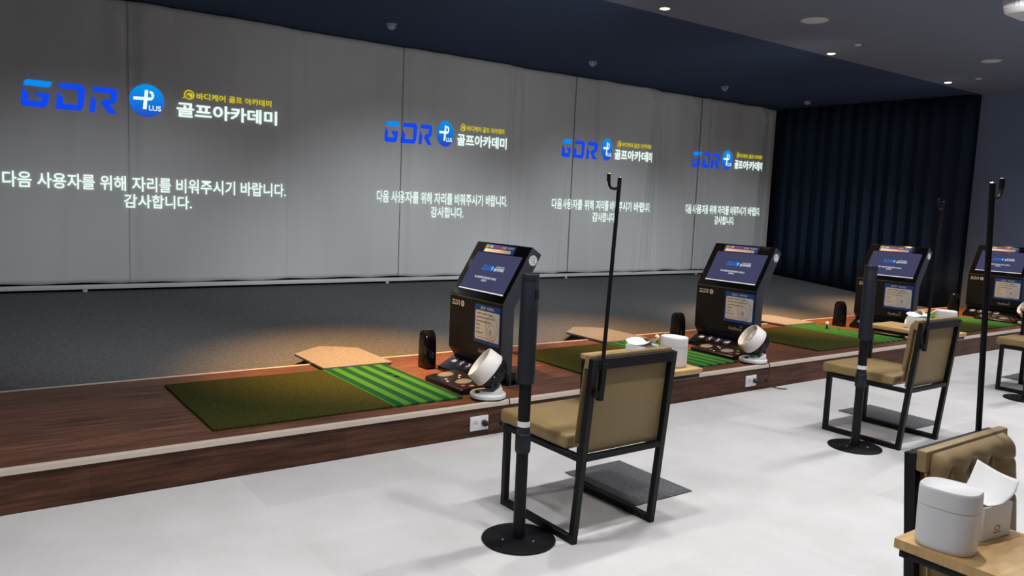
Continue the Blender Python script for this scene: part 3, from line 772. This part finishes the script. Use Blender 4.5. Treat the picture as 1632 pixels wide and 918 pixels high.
# ------------------------------------------------------------------ seating
def make_chair():
    t = thing('lounge_chair', 'x', 'chair')
    m = M['black_metal']; q = .030
    xs = (-.235, .235); yf = .245; yb = -.26; yt = -.335; zt = .805
    # back posts lean from the floor up to the top rail
    lean = lambda z: yb+(yt-yb)*z/zt
    for s, x in zip((-1, 1), xs):
        b = MB(); b.bar((x, yf, 0), (x, yf, .395), q, q, .002); b.build('front_leg', m, t)
        b = MB(); b.bar((x, lean(0), 0), (x, lean(zt), zt+.014), q, q, .002); b.build('rear_post', m, t)
        b = MB(); b.bar((x, yf-q/2, q/2), (x, lean(0)+q/2, q/2), q, q, .002); b.build('floor_rail', m, t)
        b = MB(); b.bar((x, yf-q/2, .382), (x, lean(.38)+q/2, .382), q, .026, .002); b.build('seat_rail', m, t)
    b = MB(); b.bar((-.22, lean(.79), .797), (.22, lean(.79), .797), .045, .03, .002, up=(0, 1, 0)); b.build('top_rail', m, t)
    b = MB(); b.bar((-.22, lean(.38), .385), (.22, lean(.38), .385), .026, .026, .002); b.build('back_rail', m, t)
    b = MB(); b.bar((-.22, yf, .382), (.22, yf, .382), .026, .026, .002); b.build('front_rail', m, t)
    # seat cushion
    b = MB(); b.box((-.247, -.20, .396), (.247, .30, .462), .018, seg=4); b.build('seat_cushion', M['vinyl'], t)
    # rear board of the backrest between the posts
    b = MB()
    b.prism([(lean(.40)+.012, .40), (lean(.40)+.042, .40), (lean(.78)+.042, .775), (lean(.78)+.012, .775)], 0, -.219, .219, .003); b.build('back_board', M['vinyl_back'], t)
    b = MB(); b.prism([(lean(.79)+.016, .773), (lean(.79)+.046, .773), (lean(.83)+.047, .832), (lean(.83)+.018, .832)], 0, -.247, .247, .006)
    b.prism([(lean(.40)+.0435, .44), (lean(.40)+.0475, .44), (lean(.79)+.0465, .773), (lean(.79)+.0425, .773)], 0, -.247, .247, .004); b.build('back_frame_pad', M['vinyl'], t)
    # tufted pad
    btn = [(-.10, .755), (.025, .755), (.15, .755), (-.04, .65), (.09, .65)]
    def pad(u, v):
        z = .478+.345*v; x = .232*(2*u-1)*(1-.07*abs(2*v-1)**7)
        e = min(1, min(u, 1-u)/.10); e2 = min(1, min(v, 1-v)/.12)
        bul = (1-(1-e)**2)**.5*(1-(1-e2)**2)**.5 if e > 0 and e2 > 0 else 0
        y = .046+.046*bul
        for bx, bz in btn:
            d2 = ((x-bx)**2+(z-bz)**2)
            y -= .030*math.exp(-d2/.0011)+.012*math.exp(-d2/.006)
        for bz in (.755, .65): y -= .007*math.exp(-((z-bz)/.006)**2)*bul
        return (x, lean(z)+max(.0475, y), z)
    b = MB(); b.grid(pad, 60, 46)
    bm = b.bm; bmesh.ops.recalc_face_normals(bm, faces=bm.faces)
    pdo = b.build('back_cushion', M['vinyl'], t)
    for bx, bz in btn:
        b = MB(); b.sphere((bx, lean(bz)+.064, bz), .011, seg=12, scale=(1, .5, 1)); b.build('tuft_button', M['vinyl'], pdo)
    # club hanger pole clamped to the left rear post
    p0 = Vector((-.205, lean(.65)-.028, .645)); p1 = Vector((-.103, -.325, 1.56))
    b = MB(); b.bar(p0, p0+(p1-p0)*.17, .026, .022, .002); b.box((-.235, lean(.70)-.03, .66), (-.20, lean(.70)-.004, .69), .002); b.build('pole_clamp', m, t)
    b = MB(); b.cyl(p0, p1, .0085, seg=16); po = b.build('club_hanger', m, t)
    hk = p0+(p1-p0)*.955
    b = MB(); b.tube([hk, hk+Vector((-.028, 0, -.003)), hk+Vector((-.044, 0, .0)), hk+Vector((-.054, 0, .012)), hk+Vector((-.057, 0, .03)), hk+Vector((-.058, 0, .045))], .0058, 10)
    b.cyl(hk+Vector((-.058, 0, .028)), hk+Vector((-.058, 0, .056)), .008, seg=12); b.build('hook', m, po)
    b = MB(); b.sphere(p1, .0085, seg=12, scale=(1, 1, .5)); b.build('end_cap', M['chrome'], po)
    b = MB(); b.sphere(hk+Vector((-.058, 0, .057)), .007, seg=12, scale=(1, 1, .5)); b.build('end_cap', M['chrome'], po)
    # swivel tablet on a post
    b = MB(); b.box((.216, -.266, .675), (.528, .264, .70), .003); tb = b.build('tablet_top', M['wood_top'], t)
    b = MB()
    b.box((.226, -.256, .655), (.518, -.236, .6748), .001); b.box((.226, .234, .655), (.518, .254, .6748), .001)
    b.box((.226, -.236, .655), (.246, .234, .6748), .001); b.box((.498, -.236, .655), (.518, .234, .6748), .001)
    b.build('tablet_frame', m, tb)
    b = MB(); b.bar((.208, .222, .39), (.208, .222, .66), .022, .022, .002); b.box((.197, .211, .652), (.25, .233, .674), .001); b.build('tablet_post', m, t)
    return t
proto = make_chair()
chairs = []
CH = [((-.628, -1.22, 0), 0.0, 'tan cushioned chair with side tablet, nearest of the row facing the platform, seen from behind'),
      ((2.055, -1.215, 0), 0.0, 'tan cushioned chair with side tablet behind the second pole stand'),
      ((4.665, -1.22, 0), 0.0, 'tan cushioned chair cut off at the right edge near the farthest mat'),
      ((-.665, -3.225, 0), PI, 'tan tufted chair facing away from the platform in the bottom right corner')]
for i, (loc, rz, lab) in enumerate(CH):
    o = proto if i == 0 else copy_tree(proto)
    o.location = loc; o.rotation_euler = (0, 0, rz); tag(o, lab, 'chair', 'tan chairs with club hangers'); chairs.append(o)
    dx, dy = ((0, 0), (0, 0), (-.10, 0.01), (.03, .066))[i]
    for ch in o.children:       # each tablet is swung a little differently
        if ch.name.startswith('tablet'): ch.location = (dx, dy, 0)
        if ch.name.startswith('club_hanger'):      # and each pole leans a little differently
            rx, ry = ((0, -.04), (0, .0), (0, 0), (.026, 0))[i]
            rm = Matrix.Rotation(rx, 3, 'X') @ Matrix.Rotation(ry, 3, 'Y'); pv = Vector((-.205, -.348, .645))
            ch.rotation_euler = rm.to_euler(); ch.location = pv - rm @ pv

# tissue box and canister on the tablets
def make_canister():
    t = thing('waste_canister', 'x', 'canister')
    def ov(r0, prof, name, m, p=None):
        b = MB(); bm = bmesh.new(); rings = []
        N = 48
        for (k, h) in prof:
            ring = []
            for i in range(N):
                a = 2*PI*i/N; c_, s_ = math.cos(a), math.sin(a); e = 2/2.7
                ring.append(bm.verts.new((.052*k*math.copysign(abs(c_)**e, c_), .064*k*math.copysign(abs(s_)**e, s_), h)))
            rings.append(ring)
        for A, B in zip(rings, rings[1:]):
            for i in range(N): bm.faces.new((A[i], A[(i+1) % N], B[(i+1) % N], B[i]))
        bm.faces.new(rings[0][::-1]); bm.faces.new(rings[-1])
        b._merge(bm, 0, True); return b.build(name, m, p, 50)
    ov(1, [(.92, .0), (.96, .003), (.985, .012), (1.0, .09), (1.0, .0975), (.985, .098)], 'bin_body', M['white_plastic'], t)
    ov(1, [(.985, .099), (1.0, .0995), (1.0, .134), (.985, .140), (.95, .143), (.90, .143), (.88, .1415)], 'lid', M['white_plastic'], t)
    return t
def make_tissue_box():
    t = thing('tissue_box', 'x', 'tissue box')
    b = MB(); b.box((-.058, -.058, 0), (.058, .058, .082), .002); b.build('carton', M['label_white'], t)
    b = MB(); b.faces2d([disc2d(0, 0, .040, .018, 28)], lambda u, v: (u, v, .0826)); b.build('slot', M['grey_print'], t)
    b = MB(); b.faces2d(ring2d(0, .026, .012, .007, .7)+[[(-.016, .014), (.016, .014), (.016, .017), (-.016, .017)]], lambda u, v: (u, -.0586, v), 0); b.build('carton_print', M['vinyl'], t)
    def fn(u, v):      # sheet pulled out of the slot, sagging between its two raised ends
        k = 2*u-1
        x = .012+.082*k
        y = .045-.105*v+.012*k*k
        z = .088+(.014 if k < 0 else .056)*abs(k)**1.7*(1-.25*v)+.006*math.sin(9*u+3*v)-.010*max(0, v-.7)*(1-abs(k))*3
        return (x, y, max(.0838, z))
    b = MB(); b.grid(fn, 22, 18); o = b.build('tissue_sheet', M['paper'], t, 180); sm = o.modifiers.new('s', 'SOLIDIFY'); sm.thickness = .0008; sm.offset = 1
    return t
can = make_canister(); tis = make_tissue_box()
TOPS = [(0, 'on the tablet of the nearest chair'), (1, 'on the tablet of the second chair'), (3, 'on the wooden tablet in the bottom right corner')]
for k, (ci, wh) in enumerate(TOPS):
    loc, rz, _ = CH[ci]
    cpos, tpos, trz = ((.428, -.165), (.372, -.012), 1.68-PI) if ci != 3 else ((.50, -.11), (.335, -.125), PI-.12)
    for src, (lx, ly), nm, cat, r2 in ((can, cpos, 'white oval lidded canister ', 'canister', .15), (tis, tpos, 'white tissue box ', 'tissue box', trz)):
        o = src if k == 0 else copy_tree(src)
        c_, s_ = math.cos(rz), math.sin(rz)
        o.location = (loc[0]+c_*lx-s_*ly, loc[1]+s_*lx+c_*ly, .7003); o.rotation_euler = (0, 0, rz+r2)
        tag(o, nm+wh, cat, 'tabletop canisters' if src is can else 'tabletop tissue boxes')

# carpet squares on the floor
for (x0, x1, y0, y1, rz, lab) in ((-.32, .083, -1.318, -.777, 0, 'charcoal floor mat beside the nearest chair'), (2.36, 2.765, -1.29, -.735, -.04, 'charcoal floor mat beside the second chair'),
                                  (5.05, 5.455, -1.30, -.75, 0, 'charcoal floor mat beside the chair at the right edge')):
    b = MB(); b.box((-(x1-x0)/2, -(y1-y0)/2, .0005), ((x1-x0)/2, (y1-y0)/2, .007), .002)
    o = b.build('floor_mat', M['floor_mat']); o.location = ((x0+x1)/2, (y0+y1)/2, 0); o.rotation_euler = (0, 0, rz)
    tag(o, lab, 'mat', 'charcoal mats on the floor')

def make_stand():
    t = thing('post_stand', 'x', 'stand')
    b = MB(); b.lathe([(0, 0), (.158, 0), (.161, .003), (.160, .007), (.150, .010), (0, .011)], seg=56); base = b.build('base_plate', M['black_metal'], t)
    b = MB()
    for a in (-2.1, .0, 2.1): b.sphere((.075*math.cos(a-1.2), .075*math.sin(a-1.2), .012), .006, seg=10, scale=(1, 1, .8))
    b.build('base_bolt', M['chrome'], base)
    b = MB(); b.cyl((0, 0, .010), (0, 0, .40), .026, seg=32); b.build('lower_tube', M['black_metal'], t)
    b = MB(); b.lathe([(.024, .385), (.031, .390), (.0335, .40), (.0335, .465), (.031, .472), (.029, .474), (.029, .495), (.025, .497)], seg=32); b.build('collar', M['post_black'], t)
    b = MB(); b.cyl((0, 0, .48), (0, 0, .70), .0265, seg=32); b.build('middle_tube', M['black_metal'], t)
    b = MB(); b.cyl((0, 0, .503), (0, 0, .527), .0272, seg=32, caps=False); b.build('label_band', M['label_white'], t)
    b = MB(); b.lathe([(.027, .688), (.037, .692), (.038, .70), (.0385, 1.12), (.0375, 1.122), (.0375, 1.126), (.0385, 1.128), (.0385, 1.150), (.036, 1.154), (0, 1.154)], seg=40); hd = b.build('head_tube', M['post_black'], t)
    b = MB()
    for k in range(6):
        a = -1.55+.24*k; c_, s_ = math.cos(a), math.sin(a)
        b.bar((.0386*c_, .0386*s_, 1.05), (.0386*c_, .0386*s_, 1.09), .004, .002, up=(c_, s_, 0))
    b.build('vent_slot', M['gloss_black'], hd)
    return t
st = make_stand()
for i, (loc, lab) in enumerate((((-1.04, -1.33, 0), 'tall black post on a round base beside the nearest chair'), ((1.62, -1.305, 0), 'tall black post on a round base beside the second chair'),
                               ((4.235, -1.27, 0), 'black post stand whose round base shows at the right edge'))):
    o = st if i == 0 else copy_tree(st)
    o.location = loc; tag(o, lab, 'stand', 'black post stands beside the chairs')

# ------------------------------------------------------------------ ceiling fittings
def warm_lamp(i, x, y, lab):
    power = (1400, 760, 1150, 1150)[i]
    t = thing('downlight', lab, 'lamp', (x, y, CEIL), 0, 'warm recessed downlights over the mats')
    b = MB(); b.lathe([(.062, 0), (.064, -.004), (.054, -.008), (.046, -.004), (.044, 0)], seg=32); b.build('trim_ring', M['ceil_grey'], t)
    b = MB(); b.lathe([(0, -.012), (.025, -.011), (.04, -.006), (.043, -.002), (.043, -.0005)], seg=28); b.build('bulb', M['lamp_glow'], t)
    l = bpy.data.lights.new('warm_spot', 'SPOT'); l.energy = power; l.color = (1.0, .54, .21); l.spot_size = math.radians(58); l.spot_blend = 1.0; l.shadow_soft_size = .04
    o = bpy.data.objects.new('warm_spot', l); COL.objects.link(o); o.parent = t; o.location = (0, 0, -.03); o.rotation_euler = (math.radians(2.5), 0, 0)
for i, (x, y, lab) in enumerate(((-.33, 1.34, 'warm downlight above the nearest mat, beyond the top of the photo'), (2.38, 1.31, 'warm glowing downlight nearest the top edge of the photo'),
                             (5.14, 1.38, 'warm glowing downlight between the two pale ceiling discs'), (7.78, 1.35, 'warm glowing downlight farthest back, near the end wall'))):
    warm_lamp(i, x, y, lab)
for (x, y, r, nm, lab, cat) in ((3.66, .62, .125, 'ceiling_speaker', 'large pale ceiling disc nearest the top edge', 'speaker'), (6.63, .33, .10, 'ceiling_speaker', 'pale ceiling disc beyond the projector, toward the end wall', 'speaker'),
                            (4.90, .92, .036, 'smoke_detector', 'small pale ceiling button between the two discs', 'detector'), (7.71, .94, .036, 'smoke_detector', 'small pale ceiling button near the end wall', 'detector')):
    t = thing(nm, lab, cat, (x, y, CEIL), 0, 'pale round ceiling fittings')
    b = MB(); b.lathe([(r, 0), (r, -.006), (r-.008, -.010), (r*.9, -.010), (r*.88, -.0085)], seg=44); b.build('rim', M['disc_grey'], t)
    b = MB(); b.lathe([(r*.88, -.006), (r*.5, -.011), (r*.12, -.012), (0, -.012)] if r > .09 else [(r*.88, -.009), (r*.7, -.014), (r*.4, -.016), (0, -.0165)], seg=44); b.build('grille' if r > .09 else 'sensor_cap', M['disc_grey'], t)
def cage(i, x, y, lab):
    t = thing('sprinkler_head', lab, 'sprinkler', (x, y, CEIL), 0, 'small caged heads on the dark ceiling')
    b = MB(); b.lathe([(.055, 0), (.055, -.004), (.02, -.008), (0, -.008)], seg=24); b.build('escutcheon', M['grey_metal'], t)
    b = MB()
    for k in range(4):
        a = PI*k/4
        b.tube([(.046*math.cos(p)*math.cos(a), .046*math.cos(p)*math.sin(a), -.008-.052*math.sin(p)) for p in [PI*j/10 for j in range(11)]], .0022, 5)
    b.tube([(.040*math.cos(2*PI*j/20), .040*math.sin(2*PI*j/20), -.034) for j in range(21)], .0022, 5); b.build('wire_cage', M['label_white'], t)
    b = MB(); b.cyl((0, 0, -.006), (0, 0, -.035), .009, .006, seg=12); b.lathe([(0, -.035), (.018, -.035), (.018, -.037), (0, -.037)], seg=16); b.build('nozzle', M['grey_metal'], t)
for i, a in enumerate(((.90, 3.81, 'caged ceiling head at left, above the second screen'), (3.74, 3.82, 'caged ceiling head over the third screen'), (6.35, 3.85, 'caged ceiling head over the farthest screen'),
                       (8.31, 3.79, 'caged ceiling head nearest the dark curtain'))): cage(i, *a)
def projector():
    t = thing('projector', 'white ceiling projector at the top right corner of the photo', 'projector', (3.69, -1.25, CEIL))
    b = MB(); b.prism([(-.18, -.14), (-.18, -.20), (-.14, -.245), (.16, -.245), (.19, -.21), (.19, -.11), (-.16, -.11)], 1, -.17, .17, .008); b.build('case', M['white_plastic'], t)
    b = MB()
    for k in range(9): b.box((-.13+.028*k, .169, -.19), (-.118+.028*k, .172, -.125))
    for k in range(8): b.box((-.183, -.13+.03*k, -.195), (-.179, -.115+.03*k, -.145))
    b.build('vent_grille', M['grey_print'], t)
    b = MB(); b.cyl((.05, .168, -.175), (.05, .19, -.175), .038, seg=28); ln = b.build('lens_barrel', M['black_plastic'], t)
    b = MB(); b.lathe([(0, .006), (.02, .004), (.03, 0)], (.05, .19, -.175), (0, 1, 0), 24); b.build('lens', M['gloss_black'], ln)
    b = MB(); b.cyl((0, 0, -.11), (0, 0, -.012), .02, seg=16); b.lathe([(0, -.012), (.06, -.012), (.06, 0)], seg=24); b.build('ceiling_mount', M['white_plastic'], t)
projector()
